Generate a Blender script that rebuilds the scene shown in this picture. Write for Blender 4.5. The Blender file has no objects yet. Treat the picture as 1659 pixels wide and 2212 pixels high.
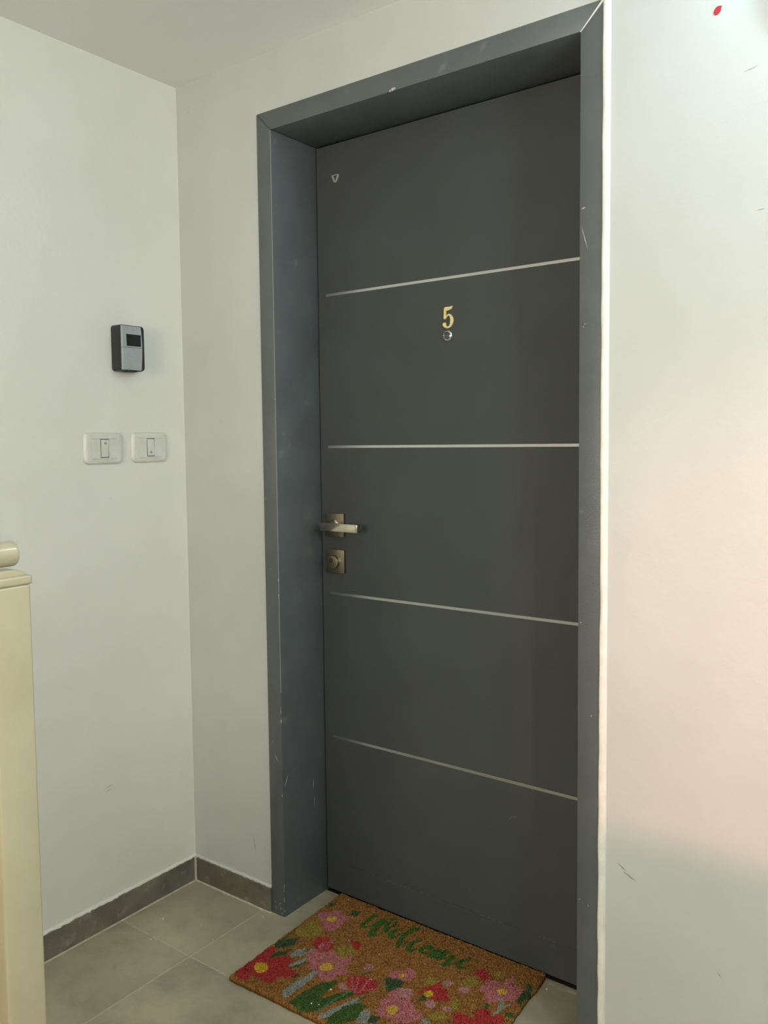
import bpy, bmesh, math, random
import numpy as np
from mathutils import Vector, Matrix
random.seed(7); rng = np.random.default_rng(5)
S = bpy.context.scene; COL = S.collection

# ---------------------------------------------------------------- camera
W_PX, H_PX = 1659, 2212
cam_d = bpy.data.cameras.new('camera'); cam = bpy.data.objects.new('camera', cam_d); COL.objects.link(cam)
Rr = Vector((0.79649678, 0.60451598, -0.01238195)); Uu = Vector((-0.0298852, 0.05981267, 0.99776216)); Ff = Vector((-0.60390376, 0.79434431, -0.06570668))
M = Matrix.Identity(4)
for i in range(3):
    M[i][0] = Rr[i]; M[i][1] = Uu[i]; M[i][2] = -Ff[i]
M[0][3], M[1][3], M[2][3] = 1.88375, -1.63755, 1.28731
cam.matrix_world = M
cam_d.sensor_fit = 'VERTICAL'; cam_d.sensor_height = 24.0; cam_d.lens = 1837.7075 * 24.0 / H_PX
cam_d.shift_x = 45.132 / H_PX; cam_d.shift_y = -33.824 / H_PX
cam_d.clip_start = 0.02; cam_d.clip_end = 50
S.camera = cam

# ---------------------------------------------------------------- light and exposure
wd = bpy.data.worlds.new('world'); S.world = wd; wd.use_nodes = True
wd.node_tree.nodes['Background'].inputs['Color'].default_value = (0.8, 0.75, 0.75, 1)
wd.node_tree.nodes['Background'].inputs['Strength'].default_value = 0.18
S.view_settings.view_transform = 'Standard'; S.view_settings.look = 'None'; S.view_settings.gamma = 1
S.view_settings.use_curve_mapping = False; S.view_settings.exposure = 0.0

def area(name, loc, target, sx, sy, power, color):
    l = bpy.data.lights.new(name, 'AREA'); l.shape = 'RECTANGLE'; l.size = sx; l.size_y = sy; l.energy = power; l.color = color
    o = bpy.data.objects.new(name, l); COL.objects.link(o); o.location = loc
    o.rotation_euler = (Vector(target) - Vector(loc)).to_track_quat('-Z', 'Y').to_euler(); return o
LAMP_POS = Vector((2.60, -0.30, 1.96)); LAMP_EMIT = 100.0; LAMP_COL = (1.0, 1.0, 1.0)
FIX_EMIT = 56.0; FIX_COL = (0.56, 0.85, 1.0)
area('side_fill', (2.90, -1.24, 1.62), (0.7, -0.4, 1.0), 0.45, 0.6, 17.5, (0.72, 0.92, 1.0))  # added fill outside the made-up side window
area('rear_fill', (1.5, -4.20, 1.50), (1.3, -0.2, 1.6), 1.3, 0.9, 98, (1.0, 0.89, 0.72))       # added fill outside the made-up window behind the camera
sp = bpy.data.lights.new('warm_spot', 'SPOT'); sp.energy = 400; sp.color = (1.0, 0.50, 0.38); sp.spot_size = math.radians(26); sp.spot_blend = 0.85; sp.shadow_soft_size = 0.06
spo = bpy.data.objects.new('warm_spot', sp); COL.objects.link(spo); spo.location = (3.9, -2.6, 2.32)   # added spot for the warm wall patch, through the made-up side window
spo.rotation_euler = (Vector((1.60, 0, 0.68)) - Vector(spo.location)).to_track_quat('-Z', 'Y').to_euler()

# ---------------------------------------------------------------- helpers
def lin(r, g, b):
    f = lambda c: (c/255/12.92) if c/255 <= 0.04045 else ((c/255+0.055)/1.055)**2.4
    return (f(r), f(g), f(b), 1)

def mat(name, c1, c2=None, rough=0.6, metal=0.0, scale=8.0, detail=4, bump=0.0, bscale=150.0, lo=0.35, hi=0.65, c3=None, s3=60.0, lo3=.62, hi3=.72, spec=0.5, emit=None, estr=0, coat=0.0, stretch=None, rough2=None):
    m = bpy.data.materials.new(name); m.use_nodes = True; nt = m.node_tree; N = nt.nodes; L = nt.links
    p = N['Principled BSDF']; p.inputs['Roughness'].default_value = rough; p.inputs['Metallic'].default_value = metal
    p.inputs['Base Color'].default_value = c1; p.inputs['Specular IOR Level'].default_value = spec; p.inputs['Coat Weight'].default_value = coat
    tc = N.new('ShaderNodeTexCoord'); src = tc.outputs['Object']
    if stretch:
        mp = N.new('ShaderNodeMapping'); mp.inputs['Scale'].default_value = stretch; L.new(src, mp.inputs['Vector']); src = mp.outputs['Vector']
    out = None
    if c2:
        n = N.new('ShaderNodeTexNoise'); n.inputs['Scale'].default_value = scale; n.inputs['Detail'].default_value = detail; n.inputs['Roughness'].default_value = .6
        L.new(src, n.inputs['Vector'])
        r = N.new('ShaderNodeValToRGB'); r.color_ramp.elements[0].position = lo; r.color_ramp.elements[1].position = hi
        r.color_ramp.elements[0].color = c1; r.color_ramp.elements[1].color = c2
        L.new(n.outputs['Fac'], r.inputs['Fac']); out = r.outputs['Color']
        if rough2 is not None:
            mr = N.new('ShaderNodeMapRange'); mr.inputs['To Min'].default_value = rough; mr.inputs['To Max'].default_value = rough2
            L.new(n.outputs['Fac'], mr.inputs['Value']); L.new(mr.outputs['Result'], p.inputs['Roughness'])
    if c3:
        n3 = N.new('ShaderNodeTexNoise'); n3.inputs['Scale'].default_value = s3; n3.inputs['Detail'].default_value = 5; L.new(src, n3.inputs['Vector'])
        r3 = N.new('ShaderNodeValToRGB'); r3.color_ramp.elements[0].position = lo3; r3.color_ramp.elements[1].position = hi3
        r3.color_ramp.elements[0].color = (0, 0, 0, 1); r3.color_ramp.elements[1].color = (1, 1, 1, 1); L.new(n3.outputs['Fac'], r3.inputs['Fac'])
        mx = N.new('ShaderNodeMix'); mx.data_type = 'RGBA'; L.new(r3.outputs['Color'], mx.inputs['Factor'])
        if out: L.new(out, mx.inputs[6])
        else: mx.inputs[6].default_value = c1
        mx.inputs[7].default_value = c3; out = mx.outputs[2]
    if out: L.new(out, p.inputs['Base Color'])
    if bump:
        nb = N.new('ShaderNodeTexNoise'); nb.inputs['Scale'].default_value = bscale; nb.inputs['Detail'].default_value = 3; L.new(src, nb.inputs['Vector'])
        b = N.new('ShaderNodeBump'); b.inputs['Strength'].default_value = bump; b.inputs['Distance'].default_value = 0.002
        L.new(nb.outputs['Fac'], b.inputs['Height']); L.new(b.outputs['Normal'], p.inputs['Normal'])
    if emit:
        p.inputs['Emission Color'].default_value = emit; p.inputs['Emission Strength'].default_value = estr
    return m

def link(name, me, m, parent=None, loc=None):
    o = bpy.data.objects.new(name, me); COL.objects.link(o)
    if m and not me.materials: me.materials.append(m)
    if parent: o.parent = parent
    if loc: o.location = loc
    return o

def obj(name, bm, m, parent=None, bevel=0.0, segs=2, smooth=False, org=None):
    """one mesh object; org = world point that becomes its origin (its parent sits at PO[parent])"""
    bmesh.ops.recalc_face_normals(bm, faces=bm.faces)
    if bevel:
        es = [e for e in bm.edges if len(e.link_faces) == 2 and e.calc_face_angle(0) > 0.6]
        bmesh.ops.bevel(bm, geom=es, offset=bevel, segments=segs, profile=0.5, affect='EDGES')
    if smooth or bevel:
        for f in bm.faces: f.smooth = True
    me = bpy.data.meshes.new(name); bm.to_mesh(me); bm.free()
    if smooth or bevel:
        me.set_sharp_from_angle(angle=math.radians(35))
    o = link(name, me, m, parent)
    return o

def place(o, world_origin):
    """put o's origin at a world point and keep its mesh (built in world coordinates) where it is"""
    w = Vector(world_origin); o.data.transform(Matrix.Translation(-w))
    o.location = w - (ORG.get(o.parent.name, Vector((0, 0, 0))) if o.parent else Vector((0, 0, 0))); ORG[o.name] = w
    return o
ORG = {}

def empty(name, loc):
    o = bpy.data.objects.new(name, None); COL.objects.link(o); o.location = loc; o.empty_display_size = .05; ORG[o.name] = Vector(loc); return o

def tag(o, label=None, cat=None, group=None, kind=None):
    if label: o['label'] = label
    if cat: o['category'] = cat
    if group: o['group'] = group
    if kind: o['kind'] = kind
    return o

def box(bm, a, b):
    (x0, y0, z0), (x1, y1, z1) = a, b
    v = [bm.verts.new(p) for p in ((x0,y0,z0),(x1,y0,z0),(x1,y1,z0),(x0,y1,z0),(x0,y0,z1),(x1,y0,z1),(x1,y1,z1),(x0,y1,z1))]
    for f in ((0,3,2,1),(4,5,6,7),(0,1,5,4),(1,2,6,5),(2,3,7,6),(3,0,4,7)): bm.faces.new([v[i] for i in f])
def B(*ab):
    bm = bmesh.new()
    for i in range(0, len(ab), 2): box(bm, ab[i], ab[i+1])
    return bm

def prism(bm, pts, axis, d0, d1):
    """polygon pts in the two other axes, extruded along axis from d0 to d1"""
    def P(p, d):
        q = list(p); q.insert(axis, d); return q
    a = [bm.verts.new(P(p, d0)) for p in pts]; b = [bm.verts.new(P(p, d1)) for p in pts]
    bm.faces.new(a); bm.faces.new(b[::-1])
    n = len(pts)
    for i in range(n): bm.faces.new((a[i], b[i], b[(i+1) % n], a[(i+1) % n]))

def rrect(cx, cy, w, h, r, n=6):
    out = []
    for sx, sy, a0 in ((1,1,0),(-1,1,90),(-1,-1,180),(1,-1,270)):
        for k in range(n+1):
            a = math.radians(a0 + 90*k/n); out.append((cx + sx*(w/2-r) + r*math.cos(a), cy + sy*(h/2-r) + r*math.sin(a)))
    return out

def loft(bm, rings, cap=True):
    R = [[bm.verts.new(p) for p in r] for r in rings]
    for a, b in zip(R, R[1:]):
        n = len(a)
        for i in range(n): bm.faces.new((a[i], a[(i+1) % n], b[(i+1) % n], b[i]))
    if cap: bm.faces.new(R[0][::-1]); bm.faces.new(R[-1])

def lathe(bm, c, axis, prof, n=40):
    """prof: (radius, distance along axis) from c; axis unit vector"""
    ax = Vector(axis).normalized(); u = ax.orthogonal().normalized(); v = ax.cross(u); c = Vector(c)
    loft(bm, [[c + ax*d + (u*math.cos(2*math.pi*k/n) + v*math.sin(2*math.pi*k/n))*r for k in range(n)] for r, d in prof])

# ---------------------------------------------------------------- materials
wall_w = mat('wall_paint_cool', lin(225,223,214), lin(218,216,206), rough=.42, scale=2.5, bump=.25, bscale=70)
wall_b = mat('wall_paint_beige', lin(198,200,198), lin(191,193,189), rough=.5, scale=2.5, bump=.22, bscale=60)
ceil_m = mat('ceiling_paint', lin(242,241,240), lin(234,233,229), rough=.7, scale=1.6, bump=.2, bscale=50)
lip_m = mat('white_caulk', lin(228,227,220), lin(216,214,205), rough=.4, scale=30, bump=.3, bscale=40)
tile_m = mat('concrete_look_tile', lin(144,140,119), lin(188,177,149), rough=.42, scale=4.6, detail=10, lo=.36, hi=.66, c3=lin(126,127,111), s3=9, lo3=.50, hi3=.82, bump=.12, bscale=60, rough2=.6)
base_m = mat('baseboard_tile', lin(92,88,77), lin(120,115,102), rough=.45, scale=11, detail=8, c3=lin(142,138,122), s3=26, lo3=.60, hi3=.74, bump=.12, bscale=80)
grout_m = mat('grout', lin(196,190,166), lin(172,165,144), rough=.85, scale=60, bump=.4, bscale=200)
frame_m = mat('grey_frame_paint', lin(94,99,100), lin(86,91,92), rough=.38, scale=6, detail=3, bump=.25, bscale=400, c3=lin(115,121,121), s3=16, lo3=.66, hi3=.8)
leaf_m = mat('dark_grey_door_coating', lin(76,80,80), lin(71,74,74), rough=.5, scale=4, bump=.8, bscale=1400, spec=.5)
chip_m = mat('chipped_paint', lin(205,203,192), lin(170,168,158), rough=.7, scale=80)
strip_m = mat('brushed_aluminium', lin(205,207,208), lin(190,192,192), rough=.26, metal=1, scale=40, stretch=(1, 1, 60), rough2=.36)
nick_m = mat('satin_nickel', lin(206,198,180), lin(196,187,170), rough=.12, metal=1, scale=60, rough2=.18)
nickf_m = mat('brushed_nickel', lin(164,153,134), lin(150,140,122), rough=.30, metal=1, scale=200, rough2=.45)
brass_m = mat('worn_brass', lin(236,216,158), lin(222,200,142), rough=.4, metal=.15, scale=120)
chrome_m = mat('chrome', lin(225,228,226), rough=.12, metal=1)
lens_m = mat('dark_glass', lin(52,56,54), lin(70,74,72), rough=.25, scale=90, coat=.6)
black_m = mat('black_void', lin(14,14,14), rough=.9)
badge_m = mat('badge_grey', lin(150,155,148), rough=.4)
cream_m = mat('cream_plastic', lin(214,213,204), lin(207,205,195), rough=.28, scale=20, coat=.15)
ind_m = mat('indicator_grey', lin(150,150,140), rough=.3)
safe_m = mat('charcoal_plastic', lin(25,28,31), lin(31,34,37), rough=.42, scale=120, bump=.2, bscale=900)
silver_m = mat('silver_plastic', lin(170,175,178), lin(160,166,169), rough=.4, metal=.25, scale=60)
post_m = mat('cream_metal_paint', lin(188,178,148), lin(180,169,139), rough=.28, scale=9, bump=.5, bscale=30, coat=.2)
red_m = mat('red_paint_dot', lin(178,34,48), rough=.5)
scuff_m = mat('scuff_grey', lin(138,136,124), lin(165,162,150), rough=.7, scale=120)
fix_m = mat('white_fixture_plastic', lin(214,213,208), rough=.5)
darkwood_m = mat('blocker_paint', lin(205,200,188), lin(196,190,176), rough=.6, scale=3)

# ---------------------------------------------------------------- dimensions (metres)
HC = 2.2735; XA = 0.3097; FW = 0.0485; XB = 1.2382; XR = XA + FW; XL = XB - FW; FP = 0.0032; D = 0.1738; OH = 2.08; TOP = OH + FW
XE, YS = 2.75, -3.30      # east and south walls

# ---------------------------------------------------------------- room shell
o = obj('wall_left', B((-0.15, YS-.15, -.02), (0, 0.30, HC+.02)), wall_w); tag(o, 'white painted wall on the left carrying the two switches', kind='structure')
bm = bmesh.new()
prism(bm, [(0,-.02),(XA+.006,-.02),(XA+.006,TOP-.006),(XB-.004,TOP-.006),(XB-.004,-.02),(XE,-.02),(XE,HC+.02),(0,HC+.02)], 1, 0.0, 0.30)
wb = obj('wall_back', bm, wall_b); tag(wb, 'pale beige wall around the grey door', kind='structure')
bm = B((0, YS-.15, HC), (XE, 0.0, HC+.1)); o = obj('ceiling', bm, ceil_m); tag(o, 'pale plain ceiling', kind='structure')

def wall_with_hole(name, axis, d0, d1, u0, u1, z0, z1, hu0, hu1, hz0, hz1, m, label):
    bm = bmesh.new()
    def q(a0, b0, a1, b1): # u,z boxes
        if axis == 0: box(bm, (d0, a0, b0), (d1, a1, b1))
        else: box(bm, (a0, d0, b0), (a1, d1, b1))
    q(u0, z0, u1, hz0); q(u0, hz1, u1, z1); q(u0, hz0, hu0, hz1); q(hu1, hz0, u1, hz1)
    o = obj(name, bm, m); tag(o, label, kind='structure'); return o
wall_with_hole('wall_right', 0, XE, XE+.12, YS-.15, .30, -.02, HC+.02, -1.61, -.98, 1.25, 2.14, wall_w, 'white side wall beyond the stairs with a small added window')
wall_with_hole('wall_front', 1, YS-.12, YS, 0, XE, -.02, HC+.02, 1.0, 2.0, 1.02, 2.18, wall_w, 'white wall behind the viewer with an added window for fill light')
def window(name, axis, d0, d1, u0, u1, z0, z1, label):  # frames for made-up openings that the added lights shine through
    r = empty(name, ((d0+d1)/2, (u0+u1)/2, z0) if axis == 0 else ((u0+u1)/2, (d0+d1)/2, z0)); tag(r, label, kind='structure')
    g = .035
    for a in ((u0, z0, u1, z0+g), (u0, z1-g, u1, z1), (u0, z0+g, u0+g, z1-g), (u1-g, z0+g, u1, z1-g)):
        bm = B((d0, a[0], a[1]), (d1, a[2], a[3])) if axis == 0 else B((a[0], d0, a[1]), (a[2], d1, a[3]))
        o = obj('added_window_frame', bm, fix_m, r, bevel=.004); place(o, ORG[name])
window('added_window_1', 0, XE+.05, XE+.09, -1.61, -.98, 1.25, 2.14, 'small added side window for the warm spot and fill')
window('added_window_2', 1, YS-.09, YS-.05, 1.0, 2.0, 1.02, 2.18, 'added window for fill light behind the viewer')

# unseen low wall added to block light, right of the view
o = obj('light_blocker', B((1.95, -1.10, 0), (XE-.001, -1.00, 1.20)), darkwood_m, bevel=.006); tag(o, 'added low wall blocking light, out of view', kind='structure')

# floor: bedding with a tile laid in each field, open joints between
fl = obj('floor', B((-.02, YS-.1, -.06), (XE, .30, -.0009)), grout_m); tag(fl, 'grey concrete-look tiled landing floor', kind='structure')
def poly_tile(pts):
    bm = bmesh.new(); prism(bm, pts, 2, -.012, 0.0)
    o = obj('tile', bm, tile_m, fl, bevel=.0009, segs=1)
    c = Vector((sum(p[0] for p in pts)/len(pts), sum(p[1] for p in pts)/len(pts), 0)); place(o, c)
    return o
J = .0014
JX = [.0105] + [.2815 + .6*k for k in range(0, 6)]; JY = [-.0125, -.2725] + [-.2725 - .6*k for k in range(1, 6)]
JX[-1] = XE
for i in range(len(JX)-1):
    for j in range(len(JY)-1):
        x0, x1 = JX[i]+J, JX[i+1]-J; y1, y0 = JY[j]-J, JY[j+1]+J
        if j == 0:                                   # first row, cut around the door frame
            if i == 0: poly_tile([(x0,y0),(x1,y0),(x1,y1),(x0,y1)])
            elif i == 1: poly_tile([(x0,y0),(x1,y0),(x1,.1555),(XR+.004,.1555),(XR+.004,-.0075),(x0,-.0125)])
            elif i == 2: poly_tile([(x0,y0),(x1,y0),(x1,-.0075),(XL-.004,-.0075),(XL-.004,.1555),(x0,.1555)])
            else: poly_tile([(x0,y0),(x1,y0),(x1,y1),(x0,y1)])
        else: poly_tile([(x0,max(y0,YS)),(x1,max(y0,YS)),(x1,y1),(x0,y1)])

def ragged(bm, axis, u0, u1, f0, z0, z1, prot, amp, n=90, side=-1, seed=1):
    """uneven plaster or grout bead running along axis (0: x, 1: y) on a wall plane f0"""
    r = np.random.default_rng(seed); k = r.normal(0, 1, n+1); k = np.convolve(k, [.25,.5,.25], 'same')
    rings = []
    for i in range(n+1):
        u = u0 + (u1-u0)*i/n; zt = z1 + amp*k[i]; p = prot*(1 + .25*k[(i*7) % (n+1)])
        prof = [(0, z0), (p, z0), (p*.95, z0+(zt-z0)*.55), (p*.45, zt), (0, zt+.0006)]
        rings.append([(u, f0 + side*d, z) if axis == 0 else (f0 - side*d, u, z) for d, z in prof])
    loft(bm, rings)

# baseboards: 7 cm tile skirting, pieces 60 cm long, uneven paint lip above and grout below
HB = .069
bl = empty('baseboard_left', (0, 0, 0)); tag(bl, 'grey tile baseboard along the left wall', kind='structure')
for a, b in ((-.0115, -.30-.31), (-.6125, -1.21), (-1.2125, -1.81), (-1.8125, -2.41), (-2.4125, YS)):
    place(obj('baseboard_tile', B((-.002, b, .0015), (.0095, a, HB)), base_m, bl, bevel=.0012, segs=1), (0, (a+b)/2, 0))
bm = bmesh.new(); ragged(bm, 1, -.002, YS, 0.0, HB-.001, HB+.0050, .0075, .0008, 420, seed=3); place(obj('paint_lip', bm, wall_w, bl, smooth=True), (0,0,HB))
bm = bmesh.new(); ragged(bm, 1, -.004, YS, .0065, -.003, .0022, .0065, .0006, 260, seed=4); place(obj('grout_line', bm, grout_m, bl, smooth=True), (0,0,0))
bb = empty('baseboard_back', (0.15, 0, 0)); tag(bb, 'short grey tile baseboard between the corner and the door frame', kind='structure')
place(obj('baseboard_tile', B((.0115, -.0095, .0015), (XA-.002, .002, HB)), base_m, bb, bevel=.0012, segs=1), (.16, 0, 0))
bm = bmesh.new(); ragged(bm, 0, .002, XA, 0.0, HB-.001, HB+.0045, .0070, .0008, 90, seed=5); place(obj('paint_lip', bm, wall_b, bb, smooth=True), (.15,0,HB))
bm = bmesh.new(); ragged(bm, 0, .008, XA+.004, -.0065, -.003, .0022, .006, .0006, 60, seed=6); place(obj('grout_line', bm, grout_m, bb, smooth=True), (.15,0,0))
bm = bmesh.new(); lathe(bm, (.0105, -.0105, 0), (0,0,1), [(.004,-.002),(.0036,.02),(.0042,.04),(.0034,HB)], 8); place(obj('corner_grout', bm, grout_m, bb, smooth=True), (.0105,-.0105,0))
br = empty('baseboard_right', (2.3, 0, 0)); tag(br, 'grey tile baseboard on the wall right of the door', kind='structure')
for a, b in ((XB+.012, 1.84), (1.843, 2.44), (2.443, XE-.002)):
    place(obj('baseboard_tile', B((a, -.0095, .0015), (b, .002, HB)), base_m, br, bevel=.0012, segs=1), ((a+b)/2, 0, 0))

# white rounded caulk edge between the door frame and the wall right of it
bm = bmesh.new(); rings = []; n = 140; k = np.convolve(rng.normal(0, 1, n+1), [.2,.3,.3,.2], 'same')
for i in range(n+1):
    z = HC*i/n; j = .0009*k[i]*(1.8 if z < .5 else 1.0); x0 = XB - .0022 + j
    rings.append([(x0, 0, z), (x0, -.0040, z), (x0+.0022, -.0068, z), (x0+.0062, -.0075, z), (XB+.0092, -.0052, z), (XB+.0125, -.0004, z), (XB+.0125, 0, z)])
loft(bm, rings); o = obj('trim_1', bm, lip_m, smooth=True); place(o, (XB, 0, 0)); tag(o, 'white caulk edge along the right side of the grey door frame', kind='structure')

# sill strip at the door foot
bm = bmesh.new(); rings = []; n = 60; k = rng.normal(0, 1, n+1)
for i in range(n+1):
    x = XR + (XL-XR)*i/n; y = .1562 + .0008*k[i]
    rings.append([(x, .1728, -.004), (x, .1728, .0006), (x, y+.002, .0014), (x, y, .0002), (x, y, -.004)])
loft(bm, rings); o = obj('trim_2', bm, mat('sill_mortar', lin(158,151,128), lin(138,131,110), rough=.85, scale=50), smooth=True); place(o, (.77, .166, 0)); tag(o, 'thin pale mortar strip at the foot of the door', kind='structure')

# marks on the walls
def mark(bm, a, b, w, nrm, t=.0004):
    a = Vector(a); b = Vector(b); d = (b-a).normalized(); s = d.cross(Vector(nrm)).normalized()*w/2; n_ = Vector(nrm)*t
    m_ = (a+b)/2
    pts = [a, m_+s+d*.002, b, m_-s-d*.001]
    lo = [bm.verts.new(p) for p in pts]; hi = [bm.verts.new(m_ + (p-m_)*.8 + n_) for p in pts]
    bm.faces.new(hi)
    for i in range(4): bm.faces.new((lo[i], lo[(i+1) % 4], hi[(i+1) % 4], hi[i]))
bm = bmesh.new()
for a, b, w in (((1.272,0,.428),(1.297,0,.412),.003), ((1.285,0,.412),(1.315,0,.399),.0048), ((1.2466,0,.6045),(1.2475,0,.600),.002), ((.2405,0,.199),(.245,0,.168),.0016), ((.243,0,.182),(.250,0,.146),.0022),
                ((1.49,0,1.925),(1.515,0,1.93),.0016), ((1.515,0,1.682),(1.530,0,1.684),.0018), ((1.47,0,.27),(1.478,0,.262),.003), ((.045,0,2.198),(.049,0,2.196),.002), ((.050,0,2.21),(.053,0,2.208),.0015)):
    mark(bm, a, b, w, (0,-1,0))
o = obj('scuff_marks', bm, scuff_m, wb); tag(o, kind='stuff')
bm = bmesh.new()
for a, b, w in (((0,-.312,.372),(0,-.279,.3785),.0016), ((0,-.306,.363),(0,-.285,.369),.0014), ((0,-.262,1.143),(0,-.257,1.1425),.0015)): mark(bm, a, b, w, (1,0,0))
o = obj('scuff_marks', bm, scuff_m, bpy.data.objects['wall_left']); tag(o, kind='stuff')
bm = bmesh.new(); pts = [(1.4455 + .0062*math.cos(a)*(1.0 if i != 2 else 1.5) + .0018*math.sin(a), 2.0433 + .0075*math.sin(a)*(1.0 if i != 2 else 1.15)) for i, a in enumerate([k*math.pi/8 for k in range(16)])]
prism(bm, pts, 1, -.0008, .0005); o = obj('red_dot', bm, red_m, wb); place(o, (1.4455, 0, 2.0433)); tag(o, 'small dark red paint dot')

# ---------------------------------------------------------------- the door
dr = empty('door_1', ((XA+XB)/2, 0, 0)); tag(dr, 'dark grey security door with four metal strips and number 5', kind='structure')
G = .0004
def frame_piece(name, pts2d, lab=None):
    """pts2d: face outline in x,z"""
    bm = bmesh.new(); prism(bm, pts2d, 1, -FP, .235); o = obj(name, bm, frame_m, dr, bevel=.0016, segs=2); place(o, (sum(p[0] for p in pts2d)/len(pts2d), 0, min(p[1] for p in pts2d)))
    return o
fl_ = frame_piece('frame_post', [(XA, .0006), (XR, .0006), (XR, OH-G), (XA, TOP-G)])
fr_ = frame_piece('frame_post', [(XB, .0006), (XL, .0006), (XL, OH-.0012), (XB, TOP-.0012)])
fh_ = frame_piece('frame_head', [(XA+G, TOP), (XR+G, OH), (XL-G, OH), (XB-G, TOP)])
bm = bmesh.new()   # pale filler showing in the open right mitre
prism(bm, [(XL-.0006, OH-.0005), (XL+.0006, OH-.0012), (XB-.0006, TOP-.0035), (XB+.0004, TOP+.0008), (XB-.0028, TOP+.0008)], 1, -FP-.0006, -FP+.002); o = obj('mitre_filler', bm, lip_m, dr); place(o, (XL, 0, OH))
bm = bmesh.new()   # chips
for x, z, r_ in ((.7399, 2.0837, .004), (.733, 2.0822, .003), (.745, 2.0845, .003)):
    lathe(bm, (x, -FP+.0002, z), (0,-1,0), [(r_, 0), (r_*.7, .0008)], 7)
for i in range(16):
    z = random.choice([.04, .08, .3, .36, .5, .55, .9, 1.4])+random.uniform(-.03, .03); x = XR - .0012 + random.uniform(-.0006, .0003); 
    box(bm, (x-.0006, -FP-.0002, z), (x+.0008, -FP+.001, z+random.uniform(.003, .010)))
for i in range(12):
    x = random.uniform(XA+.01, XR); z = random.uniform(.004, .045); mark(bm, (x, -FP-.0001, z), (x+random.uniform(-.004,.004), -FP-.0001, z+random.uniform(.002,.006)), .0012, (0,-1,0))
mark(bm, (XR+.0002, .004, .357), (XR+.0002, .020, .392), .0022, (1,0,0)); mark(bm, (XA+.022, -FP, .447), (XA+.034, -FP, .428), .0014, (0,-1,0))
mark(bm, (XR+.0002, .122, .315), (XR+.0002, .124, .345), .0014, (1,0,0)); mark(bm, (XR+.0002, .126, .262), (XR+.0002, .127, .292), .0012, (1,0,0))
mark(bm, (XL+.004, -FP, 1.705), (XL+.018, -FP, 1.655), .0012, (0,-1,0)); mark(bm, (XL+.003, -FP, 1.738), (XL+.012, -FP, 1.742), .003, (0,-1,0))
for x, z in ((XL+.012, 1.513), (XL+.009, 1.508), (XL+.006, .325), (XL+.025, .318), (XL+.03, .72), (XL+.006, .91), (XA+.02, .95), (XA+.014, .48)): lathe(bm, (x, -FP+.0002, z), (0,-1,0), [(.0012, 0), (.0009, .0006)], 6)
o = obj('chipped_spots', bm, chip_m, dr); place(o, ORG['door_1']); tag(o, kind='stuff')
bm = bmesh.new(); box(bm, (XR-.0009, -FP-.00015, .62), (XR+.0003, -FP+.0012, OH-.001)); o = obj('edge_highlight', bm, badge_m, dr); place(o, (XR, 0, .62)); tag(o, 'pale line painting highlight and wear down the inner corner of the frame')  # edge highlight painted as a pale strip along the worn corner
# rebate stop closing the gaps; black floor strip paints the shade under the leaf
place(obj('stop_and_gap_shade', B((XR, .222, .001), (XR+.02, .235, OH), (XL-.02, .222, .001), (XL, .235, OH), (XR+.02, .222, OH-.02), (XL-.02, .235, OH), (XR+.001, .1745, -.003), (XL-.001, .235, .0012)), black_m, dr), (XR, .23, 0))

# leaf with recessed seam above its foot
X0, X1, Z0, Z1 = XR+.0032, XL-.0032, .0095, OH-.003
place(obj('door_leaf', B((X0, D, .0955), (X1, .220, Z1), (X0+.001, D+.0016, .090), (X1-.001, .219, .0965)), leaf_m, dr, bevel=.0008, segs=1), ((X0+X1)/2, D, .09))
place(obj('kick_plate', B((X0, D+.0002, Z0), (X1, .220, .0922)), leaf_m, dr, bevel=.001, segs=1), ((X0+X1)/2, D, Z0))
bm = bmesh.new()
for a in ((.52,.0956,.10), (.60,.0953,.06), (.68,.0955,.09), (.86,.0951,.07), (1.02,.0949,.045)):
    for k in range(4):
        x = a[0]+a[2]*k/4*random.uniform(.8,1.1); box(bm, (x, D-.0003, a[1]-.0004), (x+a[2]*.14*random.uniform(.5,1.2), D+.001, a[1]+.0007))
for x, z in ((.3667,.074),(.4838,.1027),(.7699,.1009),(.7713,.0964),(.947,.3707),(.955,.3725),(1.0588,.0845),(.9432,.366)):
    lathe(bm, (x, D+.0002, z), (0,-1,0), [(.0016,0),(.001,.0005)], 6)
for i in range(26):
    x = random.uniform(.42, 1.1); z = random.gauss(.13, .05); 
    if z > .1: mark(bm, (x, D, z), (x+random.uniform(-.002,.002), D, z+random.uniform(.006,.02)), .0005, (0,-1,0), .0002)
o = obj('scratches', bm, mat('scratched_coating', lin(118,118,110), rough=.7), dr); place(o, ORG['door_1']); tag(o, kind='stuff')

for i, z in enumerate((1.6816, 1.2706, .8645, .4574)):
    place(obj('inlay_strip', B((.3876, D-.0007, z-.0036), (X1-.002, D+.001, z+.0036)), strip_m, dr, bevel=.0003, segs=1), (.79, D, z))

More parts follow.
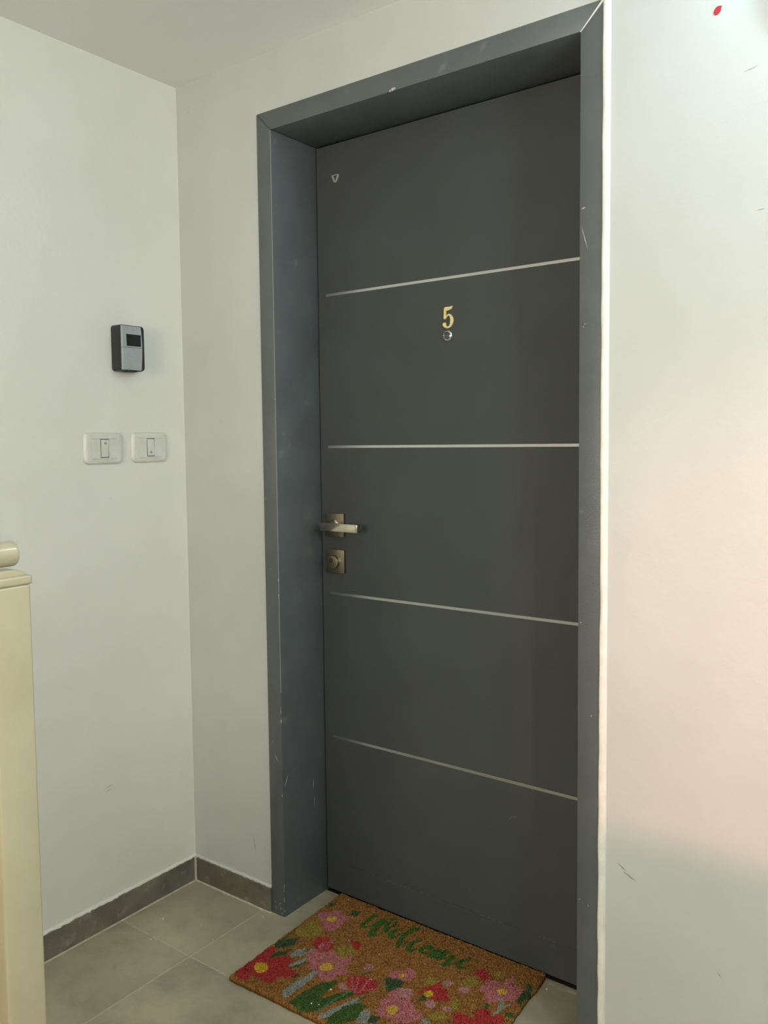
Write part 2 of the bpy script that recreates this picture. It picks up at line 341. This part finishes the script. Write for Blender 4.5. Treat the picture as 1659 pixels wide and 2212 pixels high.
# lever handle on a square rose
RX0, RX1 = .3805, .4450
h = obj('lever_handle', B((RX0, D-.009, 1.0240), (RX1, D, 1.0885)), nickf_m, dr, bevel=.0009); place(h, ((RX0+RX1)/2, D, 1.056))
bm = bmesh.new(); lathe(bm, (.4125, D-.009, 1.0562), (0,-1,0), [(.0175,0),(.0172,.003),(.0150,.0042),(.0135,.006),(.0120,.007),(.0115,.020),(.0095,.040),(.0090,.045)], 32)
place(obj('lever_neck', bm, nick_m, h, smooth=True), (.4125, D, 1.056))
bm = bmesh.new(); pts = rrect(.4690, 1.0562, .1250, .0215, .0016, 3)
prism(bm, pts, 1, D-.062, D-.0515); o = obj('lever_arm', bm, nick_m, h, bevel=.0007, segs=2); place(o, (.4722, D-.056, 1.056))
bm = bmesh.new(); box(bm, (.5262, D-.0622, 1.0453), (.5326, D-.046, 1.0672)); place(obj('lever_end', bm, nick_m, h, bevel=.0016, segs=3), (.535, D-.053, 1.056))

k_ = obj('lock_plate', B((RX0, D-.009, .9240), (RX1, D, .9885)), nickf_m, dr, bevel=.0009); place(k_, ((RX0+RX1)/2, D, .956))
bm = bmesh.new(); lathe(bm, (.4120, D-.009, .9545), (0,-1,0), [(.0222,0),(.0222,.0010),(.0196,.0016),(.0192,.0080),(.0180,.0105),(.0160,.0112)], 44)
place(obj('cylinder_guard', bm, nickf_m, k_, smooth=True), (.412, D, .9545))
bm = bmesh.new(); lathe(bm, (.4085, D-.0200, .9605), (0,-1,0), [(.0056,0),(.0056,.0006)], 20); place(obj('keyhole', bm, black_m, k_), (.4085, D-.017, .9625))
bm = bmesh.new(); lathe(bm, (.4096, D-.0205, .9603), (0,-1,0), [(.0026,0),(.0024,.0006)], 16); place(obj('key_core', bm, nick_m, k_, smooth=True), (.4098, D-.0172, .962))

# number 5
five = [(0.7659,1.6086),(0.7701,1.6112),(0.7815,1.6107),(0.7902,1.6123),(0.7895,1.6073),(0.7845,1.6036),(0.7783,1.6020),(0.7721,1.6013),(0.7715,1.5885),(0.7762,1.5931),(0.7814,1.5941),(0.7875,1.5906),(0.7916,1.5841),(0.7930,1.5778),(0.7915,1.5701),(0.7874,1.5634),(0.7811,1.5596),(0.7749,1.5588),(0.7676,1.5612),(0.7629,1.5656),(0.7614,1.5693),(0.7635,1.5726),(0.7665,1.5738),(0.7700,1.5735),(0.7721,1.5711),(0.7716,1.5666),(0.7735,1.5642),(0.776,1.5634),(0.7801,1.5643),(0.7827,1.5691),(0.7838,1.5787),(0.7828,1.5846),(0.7808,1.5884),(0.7793,1.5896),(0.7761,1.5886),(0.7735,1.5856),(0.7709,1.5825),(0.7667,1.5812),(0.7649,1.5835)]
bm = bmesh.new(); prism(bm, five, 1, D-.0045, D-.0002); o = obj('house_number', bm, brass_m, dr, bevel=.0006, segs=1); place(o, (.777, D, 1.585)); tag(o, 'brass figure 5')
# peephole
bm = bmesh.new(); lathe(bm, (.7752, D, 1.5413), (0,-1,0), [(.0146,0),(.0146,.0012),(.0134,.0034),(.0108,.0058),(.0096,.0060),(.0092,.0052),(.0090,.0030)], 40)
p_ = obj('peephole', bm, chrome_m, dr, smooth=True); place(p_, (.7752, D, 1.5413)); tag(p_, 'chrome peephole ring')
bm = bmesh.new(); lathe(bm, (.7752, D-.0030, 1.5413), (0,-1,0), [(.0090,0),(.0086,.0008),(.0064,.0018),(.0034,.0024),(.0008,.0026)], 32); place(obj('lens', bm, lens_m, p_, smooth=True), (.7752, D-.003, 1.5413))
# maker's shield
bm = bmesh.new(); prism(bm, [(0.4137,1.9954),(0.4235,1.9966),(0.4295,1.9962),(0.4395,1.9958),(0.4384,1.9886),(0.4346,1.9817),(0.4291,1.9756),(0.4218,1.9765),(0.4166,1.9877)], 1, D-.0008, D)
sh = obj('shield_badge', bm, badge_m, dr); place(sh, (.426, D, 1.986)); tag(sh, 'small pale grey shield emblem')
bm = bmesh.new(); prism(bm, [(0.4212,1.9942),(0.4331,1.9938),(0.4305,1.9866),(0.4262,1.9806),(0.4228,1.9879)], 1, D-.0012, D-.0007); place(obj('shield_field', bm, leaf_m, sh), (.426, D, 1.986))

# ---------------------------------------------------------------- light switches
def switch(yc, zc, circ, label):
    r = empty('light_switch', (0, yc, zc)); tag(r, label, 'light switch', 'cream light switches on the left wall'); P = ORG[r.name]
    w, hh = .1205, .082
    bm = bmesh.new()
    loft(bm, [[(x, a, b) for a, b in rrect(yc, zc, w-s*2, hh-s*2, .015-s*.6)] for x, s in ((0, .0004), (.0022, 0), (.0045, .0009), (.0068, .0035), (.0082, .0080), (.0086, .0125))])
    place(obj('face_plate', bm, cream_m, r, smooth=True), P)
    for zz, s in ((zc+.0262, 1), (zc-.0262, -1)):
        bm = bmesh.new(); loft(bm, [[(.0078, yy, zz-.0024), (.0106, yy, zz-.0012), (.0106, yy, zz+.0012), (.0078, yy, zz+.0024)] for yy in (yc-.0375, yc+.0375)])
        place(obj('plate_rib', bm, cream_m, r), P)
    bm = bmesh.new(); box(bm, (.0080, yc-.0365, zc-.0245), (.0090, yc+.0365, zc+.0245)); fp = obj('switch_module', bm, cream_m, r, bevel=.0004, segs=1); place(fp, P)
    bm = bmesh.new(); box(bm, (.0084, yc-.0126, zc-.0243), (.0093, yc+.0126, zc+.0243)); place(obj('rocker_gap', bm, safe_m, r), P)
    up = 1 if circ > 0 else -1     # which end is pressed in
    bm = bmesh.new(); z0, z1 = zc-.0228, zc+.0228
    prism(bm, [(.0085, z0), (.0085, z1), (.0118 if up > 0 else .0098, z1), (.0106, zc), (.0098 if up > 0 else .0118, z0)], 1, yc-.0113, yc+.0113)
    rk = obj('rocker', bm, cream_m, r, bevel=.0006, segs=2); place(rk, P)
    zc2 = zc + circ*.0130; bm = bmesh.new(); lathe(bm, (.0109, yc+.001*circ, zc2), (1,0,0), [(.0034,-.002),(.0034,.0012),(.0026,.0014)], 18); place(obj('indicator', bm, ind_m, rk), P)
    return r
switch(-.2790, 1.2747, 1, 'cream wall switch further from the corner, small round mark at the top of its rocker')
switch(-.1300, 1.2753, -1, 'cream wall switch nearer the corner, small round mark at the bottom of its rocker')

# ---------------------------------------------------------------- key safe
YC, ZC = -.2045, 1.5363
ks = empty('key_safe', (0, YC, ZC)); tag(ks, 'small charcoal wall box with silver front and black window, above the switches', 'key safe')
bm = bmesh.new()
loft(bm, [[(x, a, b) for a, b in rrect(YC, ZC, .0765-2*s, .1200-2*s, .0085)] for x, s in ((0, .001), (.002, 0), (.034, .0004), (.040, .0014), (.0425, .0030))])
place(obj('housing', bm, safe_m, ks, smooth=True), ks.location)
def curved(bm, y0, y1, z0, z1, x_edge, x_mid, xb, bulge, n=10):
    rings = []
    for i in range(n+1):
        t = i/n; z = z0 + (z1-z0)*t; tt = (z-(ZC-.06))/.12; c = 1-(2*tt-1)**2
        x = x_edge + (x_mid-x_edge)*c; yr = y1 + bulge*c
        rings.append([(xb, y0, z), (x-.0008, y0, z), (x, y0+.001, z), (x, yr-.001, z), (x-.0008, yr, z), (xb, yr, z)])
    loft(bm, rings)
bm = bmesh.new(); curved(bm, YC-.0370, YC+.0242, 1.5370, ZC+.0562, .0440, .0468, .040, .0020); place(obj('front_cover', bm, silver_m, ks, smooth=True), ks.location)
bm = bmesh.new(); curved(bm, YC-.0370, YC+.0242, ZC-.0575, 1.5362, .0438, .0466, .040, .0020); place(obj('sliding_cover', bm, silver_m, ks, smooth=True), ks.location)
place(obj('black_window', B((.044, YC-.0243, 1.5405), (.0474, YC+.0215, 1.5710)), mat('black_gloss', lin(18,22,22), rough=.25), ks, bevel=.0004, segs=1), ks.location)
place(obj('bottom_latch', B((.018, YC-.018, ZC-.0625), (.043, YC+.010, ZC-.0565)), safe_m, ks, bevel=.001), ks.location)
bm = bmesh.new()
for i in range(5): box(bm, (.0440, YC+.004+.0034*i, ZC-.0488), (.0449, YC+.0064+.0034*i, ZC-.0474))
place(obj('raised_mark', bm, badge_m, ks), ks.location)

# ---------------------------------------------------------------- stair railing
PX0, PX1, PY0, PY1, PZ = .729, .789, -1.034, -.9745, 1.0915
rl = empty('stair_railing', (.759, -1.004, 0)); tag(rl, 'cream painted metal railing post with round handrail at the left edge', 'railing')
bm = B((PX0, PY0, 0), (PX1, PY1, PZ)); place(obj('post', bm, post_m, rl, bevel=.0045, segs=4), rl.location)
place(obj('post_cap', B((PX0-.002, PY0-.004, PZ-.0005), (PX1+.0015, PY1+.0025, PZ+.0125)), post_m, rl, bevel=.0032, segs=3), rl.location)
hx, hz, hr = .7675, 1.1345, .0182
bm = bmesh.new(); n = 28
lathe(bm, (hx, -2.9, hz), (0,1,0), [(hr, 0), (hr, 2.9-.9925), (hr*.985, 2.9-.9895), (hr*.93, 2.9-.9873), (hr*.8, 2.9-.9862)], n); place(obj('handrail', bm, post_m, rl, smooth=True), rl.location)
bm = bmesh.new(); he = -.986; prism(bm, [(PY0+.002, PZ+.011), (PY1+.001, PZ+.011), (PY1-.004, PZ+.016), (he-.006, hz-hr-.0035), (he-.030, hz-hr-.0030), (he-.034, hz-.010), (PY0+.002, hz-.010)], 0, hx-.014, hx+.014); place(obj('handrail_bracket', bm, post_m, rl, bevel=.0022), rl.location)
place(obj('post', B((PX0, -2.66, 0), (PX1, -2.60, PZ)), post_m, rl, bevel=.0045, segs=3), rl.location)
place(obj('rail_bar', B((.748, -2.60, .716), (.770, PY0+.001, .738)), post_m, rl, bevel=.003), rl.location)
place(obj('rail_bar', B((.748, -2.60, .110), (.770, PY0+.001, .132)), post_m, rl, bevel=.003), rl.location)
bal = None
for k in range(11):
    y = -1.16 - .127*k
    if bal is None:
        bal = obj('baluster', B((.751, -1.168, .132), (.767, -1.152, .716)), post_m, rl, bevel=.002); place(bal, (.759, -1.16, .132))
    else:
        c = bal.copy(); COL.objects.link(c); c.location = bal.location + Vector((0, y+1.16, 0))

# ---------------------------------------------------------------- fixtures on the wall
fx = empty('wall_light', (1.63, 0, 2.10)); tag(fx, 'pale grey rounded wall light cut off by the top right edge', 'wall light')
bm = bmesh.new(); loft(bm, [[(a, -d, b) for a, b in rrect(1.658, 2.109, .225-2*s, .215-2*s, .045)] for d, s in ((0, 0), (.016, 0), (.022, .004), (.024, .010))]); place(obj('housing', bm, fix_m, fx, smooth=True), fx.location)
bm = bmesh.new(); lathe(bm, (1.672, -.022, 2.115), (0,-1,0), [(.078,0),(.078,.012),(.074,.026),(.064,.042),(.048,.054),(.026,.062),(.004,.064)], 32); place(obj('diffuser', bm, mat('lit_diffuser', lin(240,245,245), rough=.4, emit=(*FIX_COL, 1), estr=FIX_EMIT), fx, smooth=True), fx.location)

lp = empty('wall_lamp', (XE, LAMP_POS.y, LAMP_POS.z)); tag(lp, 'round bulkhead lamp on the side wall beyond the stairs', 'lamp')
arm_x = LAMP_POS.x
place(obj('wall_plate', B((XE-.02, LAMP_POS.y-.05, LAMP_POS.z-.05), (XE, LAMP_POS.y+.05, LAMP_POS.z+.05)), fix_m, lp, bevel=.004), lp.location)
bm = bmesh.new(); lathe(bm, (XE-.02, LAMP_POS.y, LAMP_POS.z), (-1,0,0), [(.012,0),(.012,XE-.02-arm_x-.05)], 20); place(obj('arm', bm, fix_m, lp, smooth=True), lp.location)
bm = bmesh.new(); R0 = .06; lathe(bm, LAMP_POS, (-1,0,0), [(max(.004, R0*math.sin(math.pi*i/16)), -R0*math.cos(math.pi*i/16)) for i in range(17)], 28)
place(obj('globe', bm, mat('lit_globe', lin(240,245,245), rough=.3, emit=(*LAMP_COL, 1), estr=LAMP_EMIT), lp, smooth=True), lp.location)

# ---------------------------------------------------------------- doormat
MAT_PRINT = [
('P','l',0,[(11,193),(16,158),(24,121),(35,120),(38,143),(55,150),(73,154),(70,183),(58,200),(38,216),(21,210)]),
('P','l',0,[(148,200),(153,179),(173,172),(198,188),(195,207),(183,232),(168,226)]),
('P','l',0,[(503,120),(505,130),(503,139),(496,147),(488,150),(479,148),(472,141),(470,132),(473,122),(479,115),(488,111),(497,114)]),
('P','l',0,[(424,169),(425,177),(423,185),(417,191),(409,194),(401,193),(395,188),(393,181),(396,173),(402,166),(410,163),(418,164)]),
('P','l',0,[(536,65),(538,70),(537,76),(534,80),(530,81),(525,79),(522,74),(520,68),(521,63),(524,59),(528,58),(533,60)]),
('P','l',0,[(507,213),(510,222),(510,230),(507,235),(501,236),(494,233),(488,225),(485,216),(485,208),(488,202),(494,201),(501,205)]),
('P','l',0,[(500,267),(502,276),(499,285),(492,292),(483,295),(475,294),(468,289),(466,280),(469,271),(476,264),(485,260),(494,262)]),
('P','r',0,[(10,281),(32,301),(38,328),(51,305),(65,293),(84,299),(100,326),(133,340),(129,355),(101,372),(105,397),(93,402),(67,400),(42,401),(46,422),(36,429),(10,424),(1,414),(1,380),(3,343),(3,301)]),
('P','y',0,[(56,357),(61,366),(61,376),(56,382),(47,385),(36,383),(27,377),(22,368),(22,358),(27,351),(37,348),(47,350)]),
('P','d',0,[(5,277),(9,248),(41,220),(51,254),(26,285),(17,283)]),
('P','d',0,[(34,330),(30,303),(59,263),(57,279),(58,297),(43,313)]),
('S','d',5.2,[(10,241),(9,221),(11,202)]),
('P','p',0,[(12,116),(14,88),(33,82),(39,65),(55,57),(69,68),(97,68),(90,89),(97,103),(94,124),(98,143),(78,156),(61,146),(47,130),(19,118)]),
('P','y',0,[(69,97),(71,102),(69,109),(64,114),(58,117),(51,116),(46,113),(44,107),(45,101),(50,95),(57,93),(64,93)]),
('P','d',0,[(8,65),(7,46),(24,36),(20,51)]),
('P','d',0,[(85,62),(80,37),(105,33),(101,59)]),
('P','r',0,[(84,221),(78,192),(102,173),(130,195),(142,207),(132,225),(115,239),(96,229)]),
('S','p',3.9,[(112,236),(104,201)]),
('S','p',3.9,[(118,230),(108,193)]),
('S','p',3.9,[(124,223),(113,186)]),
('S','p',4.0,[(129,217),(117,178)]),
('P','r',0,[(157,160),(159,149),(186,151),(195,160),(195,179),(178,174)]),
('P','p',0,[(96,252),(107,239),(125,238),(133,227),(147,212),(170,230),(186,219),(203,207),(211,229),(209,252),(228,260),(228,275),(213,286),(216,304),(205,319),(189,325),(175,311),(156,304),(137,306),(124,282),(111,270)]),
('P','y',0,[(187,265),(190,273),(188,281),(182,287),(173,291),(165,290),(158,285),(155,278),(157,270),(163,263),(172,260),(181,261)]),
('P','a',0,[(66,289),(66,267),(80,245),(88,252),(87,280),(80,293)]),
('S','a',9.3,[(102,237),(90,275)]),
('S','a',13.0,[(98,319),(113,277)]),
('S','d',4.0,[(102,327),(119,291)]),
('P','a',0,[(158,421),(143,403),(144,373),(157,305),(169,300),(172,333),(168,386),(169,414)]),
('P','d',0,[(125,355),(134,337),(143,343)]),
('P','g',0,[(183,428),(183,395),(191,356),(202,328),(227,301),(233,322),(230,372),(237,373),(257,340),(273,314),(291,317),(267,371),(252,408),(242,428),(217,432)]),
('P','b',0,[(227,377),(236,330),(240,317),(242,355)]),
('S','s',5.3,[(251,423),(262,364),(274,316)]),
('S','a',16.2,[(273,423),(289,379),(306,333)]),
('S','d',3.7,[(308,336),(316,312)]),
('P','g',0,[(291,435),(286,412),(293,371),(305,345),(332,335),(335,361),(342,387),(329,411),(310,426)]),
('P','a',0,[(348,396),(335,365),(343,342),(356,351),(368,387)]),
('P','q',0,[(235,311),(246,296),(266,314),(254,327)]),
('P','r',0,[(238,284),(247,265),(270,252),(299,252),(318,265),(314,287),(303,303),(296,320),(275,313),(255,302)]),
('S','p',4.2,[(275,308),(246,273)]),
('S','p',4.2,[(286,315),(259,264)]),
('S','p',4.1,[(292,311),(286,251)]),
('S','p',4.2,[(292,301),(319,276)]),
('P','q',0,[(246,227),(248,206),(268,206),(268,225),(258,234)]),
('S','d',3.3,[(261,253),(273,228)]),
('P','d',0,[(312,233),(321,222),(360,218),(363,239),(348,268),(336,262)]),
('P','d',0,[(362,373),(362,356),(382,351),(384,371),(371,382)]),
('P','p',0,[(312,217),(317,191),(339,187),(339,164),(359,168),(369,190),(369,206),(359,218),(342,213),(328,223)]),
('P','y',0,[(348,195),(349,199),(348,203),(346,205),(342,207),(339,206),(336,204),(335,200),(336,196),(338,194),(342,192),(345,193)]),
('P','p',0,[(351,309),(355,285),(350,262),(365,239),(388,231),(404,252),(404,268),(421,271),(431,285),(457,291),(457,306),(442,333),(425,347),(394,344),(379,350),(356,336),(363,321)]),
('P','q',0,[(395,240),(398,249),(396,257),(390,264),(382,267),(373,265),(367,259),(364,250),(365,241),(371,235),(380,232),(388,234)]),
('P','y',0,[(401,308),(403,315),(402,322),(398,328),(392,330),(385,328),(379,322),(376,315),(377,308),(382,302),(388,300),(395,302)]),
('P','a',0,[(462,320),(461,303),(471,294),(482,308)]),
('P','r',0,[(404,236),(411,205),(421,193),(430,168),(444,188),(458,183),(467,204),(485,217),(464,227),(452,240),(434,231),(416,234)]),
('P','y',0,[(438,216),(440,221),(439,228),(435,232),(429,234),(423,233),(419,229),(417,223),(418,217),(423,212),(428,210),(434,211)]),
('P','d',0,[(420,257),(420,236),(432,233),(435,244),(427,257)]),
('P','q',0,[(455,159),(457,165),(456,171),(452,176),(447,177),(441,176),(437,171),(435,165),(436,158),(440,154),(445,152),(451,154)]),
('P','q',0,[(500,157),(502,163),(500,170),(495,175),(489,177),(483,175),(479,171),(477,165),(479,158),(484,153),(490,151),(496,152)]),
('P','q',0,[(460,245),(462,252),(461,259),(457,264),(451,266),(444,264),(439,259),(437,252),(438,245),(442,240),(449,238),(455,240)]),
('P','q',0,[(497,238),(499,244),(498,249),(495,253),(490,254),(485,253),(481,249),(480,244),(481,239),(484,235),(489,233),(494,235)]),
('P','r',0,[(481,96),(479,78),(495,70),(517,83),(518,102),(505,108)]),
('P','p',0,[(512,136),(523,118),(515,102),(533,94),(554,97),(551,71),(563,57),(576,82),(600,82),(602,101),(601,118),(603,142),(586,144),(572,159),(555,175),(537,167),(537,146),(519,147)]),
('P','y',0,[(575,113),(576,120),(575,126),(571,130),(566,132),(560,131),(556,126),(555,120),(557,114),(561,109),(566,107),(571,109)]),
('P','d',0,[(607,134),(604,105),(610,85),(598,61),(605,57),(619,74),(624,102),(620,126),(621,142)]),
('S','a',8.5,[(575,146),(585,167),(588,207)]),
('S','a',4.9,[(590,177),(600,149)]),
('P','r',0,[(511,255),(517,238),(538,236),(555,244),(544,213),(557,196),(573,198),(582,216),(590,196),(609,198),(619,224),(580,269),(529,286)]),
('P','g',0,[(563,182),(564,187),(564,192),(562,195),(559,195),(556,193),(553,189),(551,184),(551,179),(553,176),(556,176),(560,178)]),
('P','g',0,[(622,179),(623,184),(622,190),(619,193),(614,195),(610,193),(606,190),(605,184),(606,179),(610,175),(614,174),(619,175)]),
('S','w',9.6,[(144,22),(140,50),(140,74),(144,85),(152,85)]),
('S','w',3.9,[(152,85),(162,73),(166,61),(167,40)]),
('S','w',14.5,[(177,31),(176,61),(180,92),(184,104)]),
('S','w',4.1,[(186,106),(200,98),(204,78),(205,67)]),
('S','w',10.5,[(208,69),(199,56),(194,37)]),
('S','w',6.6,[(194,37),(192,18),(195,7),(205,10),(211,26),(211,42),(207,57)]),
('S','w',6.5,[(236,39),(228,47),(225,61)]),
('S','w',11.8,[(225,61),(227,76),(234,85)]),
('S','w',3.3,[(236,88),(245,76),(246,51)]),
('S','w',5.7,[(275,22),(276,10),(270,7),(264,20)]),
('S','w',11.9,[(264,20),(259,50),(260,76),(265,96),(269,105)]),
('S','w',3.2,[(272,107),(278,96),(279,74)]),
('S','w',7.4,[(303,57),(296,60),(293,74)]),
('S','w',10.7,[(293,74),(294,92),(298,105),(306,105)]),
('S','w',2.9,[(306,106),(312,95),(318,83)]),
('S','w',9.5,[(336,65),(328,73),(326,89),(335,95)]),
('S','w',6.2,[(335,95),(345,93),(348,76),(343,66),(336,64)]),
('S','w',5.5,[(339,61),(348,68),(355,72)]),
('S','w',13.6,[(363,66),(362,84),(362,96)]),
('S','w',3.6,[(363,94),(374,79),(378,59)]),
('S','w',13.2,[(382,60),(382,79),(380,96)]),
('S','w',3.4,[(382,92),(395,83),(402,68)]),
('S','w',11.7,[(407,70),(406,92),(403,109)]),
('S','w',3.7,[(405,111),(416,103),(423,86)]),
('S','w',8.0,[(445,56),(436,58),(432,72)]),
('S','w',10.3,[(432,72),(432,91),(437,97),(442,97)]),
('S','w',3.3,[(443,99),(451,89),(459,73)]),
('P','p',0,[(550,350),(558,370),(535,374),(520,389),(505,374),(482,369),(490,350),(482,330),(505,326),(520,311),(535,326),(558,331)]),
('P','y',0,[(531,350),(529,355),(525,358),(520,359),(515,358),(511,354),(510,350),(511,345),(515,342),(520,341),(525,342),(529,346)]),
('P','g',0,[(400,420),(420,370),(450,345),(445,390),(425,424)]),
('P','g',0,[(590,420),(570,380),(560,350),(600,370),(608,410)]),
('P','a',0,[(455,424),(470,390),(490,380),(482,424)]),
]

MW, MH = .622, .432
NX, NY = 830, 576
us = np.linspace(0, MW*1000, NX); vs = np.linspace(0, MH*1000, NY); UU, VV = np.meshgrid(us, vs)
VT = -17 + 19*UU/(MW*1000); VV = VT + VV*(MH*1000-VT)/(MH*1000)      # the back edge runs along the door, not quite square
def smooth_noise(nx, ny, cells, r):
    g = r.normal(0, 1, (cells[1]+2, cells[0]+2)); X = np.linspace(0, cells[0], nx); Y = np.linspace(0, cells[1], ny)
    xi = X.astype(int); yi = Y.astype(int); fx_ = (X-xi)[None]; fy = (Y-yi)[:, None]
    a = g[np.ix_(yi, xi)]; b = g[np.ix_(yi, xi+1)]; c = g[np.ix_(yi+1, xi)]; d = g[np.ix_(yi+1, xi+1)]
    return (a*(1-fx_)+b*fx_)*(1-fy) + (c*(1-fx_)+d*fx_)*fy
WU = UU + 1.1*rng.normal(0, 1, UU.shape) + 1.5*smooth_noise(NX, NY, (120, 84), rng)
WV = VV + 1.1*rng.normal(0, 1, UU.shape) + 1.5*smooth_noise(NX, NY, (120, 84), rng)
base = np.array(lin(176,125,68)[:3]); dark = np.array(lin(104,68,32)[:3]); tone = np.clip(.38 + .34*smooth_noise(NX, NY, (310, 215), rng) + .42*rng.normal(0, 1, UU.shape), 0, 1)[..., None]
col = base*(1-tone*.75) + dark*(tone*.75)
COLS = {'g': (34,98,46), 'd': (22,86,64), 'r': (184,46,60), 'p': (196,120,126), 'q': (190,142,138), 'y': (224,190,56), 'l': (158,158,66), 'a': (150,162,154), 's': (90,130,98), 'b': (158,104,48), 'w': (22,104,44)}
for kind, c, w, pts in MAT_PRINT:
    P = np.array(pts, float)
    x0, y0 = P.min(0)-w/2-5; x1, y1 = P.max(0)+w/2+5
    i0, i1 = np.searchsorted(us, [x0, x1]); j0, j1 = np.searchsorted(vs, [y0-8, y1+22])
    if i1 <= i0 or j1 <= j0: continue
    U_, V_ = WU[j0:j1, i0:i1], WV[j0:j1, i0:i1]
    if kind == 'P':
        ins = np.zeros(U_.shape, bool); n = len(P)
        for k in range(n):
            (xa, ya), (xb, yb) = P[k], P[(k+1) % n]
            if ya == yb: continue
            ins ^= ((ya > V_) != (yb > V_)) & (U_ < (xb-xa)*(V_-ya)/(yb-ya)+xa)
    else:
        if c == 'w': w = max(w, 4.2)
        d2 = np.full(U_.shape, 1e9)
        for k in range(len(P)-1):
            a, b = P[k], P[k+1]; ab = b-a; L2 = max(ab@ab, 1e-6)
            t = np.clip(((U_-a[0])*ab[0] + (V_-a[1])*ab[1])/L2, 0, 1)
            d2 = np.minimum(d2, (U_-a[0]-t*ab[0])**2 + (V_-a[1]-t*ab[1])**2)
        ins = d2 < (w*(.66 if c == 'w' else .5))**2
    cc = np.array(lin(*COLS[c])[:3]); sub = col[j0:j1, i0:i1]
    f = np.clip(.86 + .16*rng.normal(0, 1, U_.shape), .35, 1)[..., None]; v_ = (1 + .22*rng.normal(0, 1, U_.shape))[..., None]
    if c == 'l': f = f*np.clip(.62 + .3*rng.normal(0, 1, U_.shape), 0, 1)[..., None]
    if c == 'w': f = f*.94
    sub[ins] = (cc*v_*f + sub*(1-f))[ins]
TH = .0130
Z = TH + .0013*rng.normal(0, 1, UU.shape) + .0008*smooth_noise(NX, NY, (310, 215), rng)
edge = np.minimum(np.minimum(UU, MW*1000-UU), np.minimum(VV-VT, MH*1000-VV))
Z -= np.clip((4-edge)/4, 0, 1)**2*.004
jit = .0006
X = UU/1000 + jit*rng.normal(0, 1, UU.shape); Y = -VV/1000 + jit*rng.normal(0, 1, UU.shape)
wob = smooth_noise(NX, NY, (40, 28), rng)*.0012*(edge < 25)*(1-np.clip(edge/25, 0, 1)); X += wob; Y += wob
co = np.stack([X, Y, Z], -1).reshape(-1, 3)
idx = np.arange(NX*NY).reshape(NY, NX)
faces = np.stack([idx[:-1,:-1], idx[1:,:-1], idx[1:,1:], idx[:-1,1:]], -1).reshape(-1, 4)
loop_idx = np.concatenate([idx[0,:], idx[1:,-1], idx[-1,-2::-1], idx[-2:0:-1,0]])
skirt = co[loop_idx].copy(); skirt[:, 2] = .0006; sid = np.arange(len(skirt)) + len(co)
co2 = np.concatenate([co, skirt]); nl = len(loop_idx)
sf = np.stack([loop_idx, np.roll(loop_idx, -1), np.roll(sid, -1), sid], -1)
allf = np.concatenate([faces, sf])
me = bpy.data.meshes.new('doormat')
me.vertices.add(len(co2)); me.vertices.foreach_set('co', co2.ravel().astype(np.float32))
me.loops.add(allf.size); me.loops.foreach_set('vertex_index', allf.ravel().astype(np.int32))
me.polygons.add(len(allf)); me.polygons.foreach_set('loop_start', np.arange(0, allf.size, 4, dtype=np.int32))
me.update(calc_edges=True)
ca = me.color_attributes.new('coir_print', 'FLOAT_COLOR', 'POINT')
cl = np.ones((len(co2), 4), np.float32); cl[:len(co), :3] = np.clip(col.reshape(-1, 3), 0, 1); cl[len(co):, :3] = dark
ca.data.foreach_set('color', cl.ravel())
m = bpy.data.materials.new('printed_coir'); m.use_nodes = True; nt = m.node_tree; p = nt.nodes['Principled BSDF']
at = nt.nodes.new('ShaderNodeAttribute'); at.attribute_name = 'coir_print'; nt.links.new(at.outputs['Color'], p.inputs['Base Color'])
p.inputs['Roughness'].default_value = .9; p.inputs['Specular IOR Level'].default_value = .15
me.materials.append(m)
dm = bpy.data.objects.new('doormat', me); COL.objects.link(dm); dm.location = (.4195, .1495, 0); dm.rotation_euler = (0, 0, math.radians(1.9))
tag(dm, 'coir doormat printed with pink and red flowers and the word Welcome, at the door', 'doormat')

# ---------------------------------------------------------------- bits of plaster on the mat and floor
bm = bmesh.new()
def chip(x, y, z, s):
    lathe(bm, (x, y, z), (random.uniform(-.3,.3), random.uniform(-.3,.3), 1), [(s*.5, 0), (s, s*.35), (s*.35, s*.9)], 5)
for x, y, s in ((.6644,-.1805,.0028),(.6598,-.2444,.0022),(.6764,-.2381,.0018),(.4572,.1480,.0018),(.5214,.0835,.0018),(.5783,-.0029,.0018),(.6749,-.0051,.0015),(.822,.0445,.0013),(.7881,.0288,.0018),(.7196,-.096,.0018),(.7407,-.1227,.0016),(.95,-.02,.0014)): chip(x, y, TH+.0012, s)
o = obj('crumbs', bm, lip_m, dm); o.matrix_parent_inverse = (Matrix.Translation(dm.location) @ Matrix.Rotation(math.radians(1.9), 4, 'Z')).inverted(); tag(o, kind='stuff')
bm = bmesh.new()
for x, y, s in ((.0937,-.2027,.0030),(.088,-.207,.0018),(.145,-.2846,.0026),(.0219,-.4603,.0016),(.2758,-.1894,.0014),(.1733,-.2332,.0012),(1.0581,.1349,.0026),(.3084,-.0358,.0022),(.30,-.30,.0014),(.20,-.16,.0016)): chip(x, y, 0, s)
o = obj('crumbs', bm, lip_m, fl); tag(o, kind='stuff')
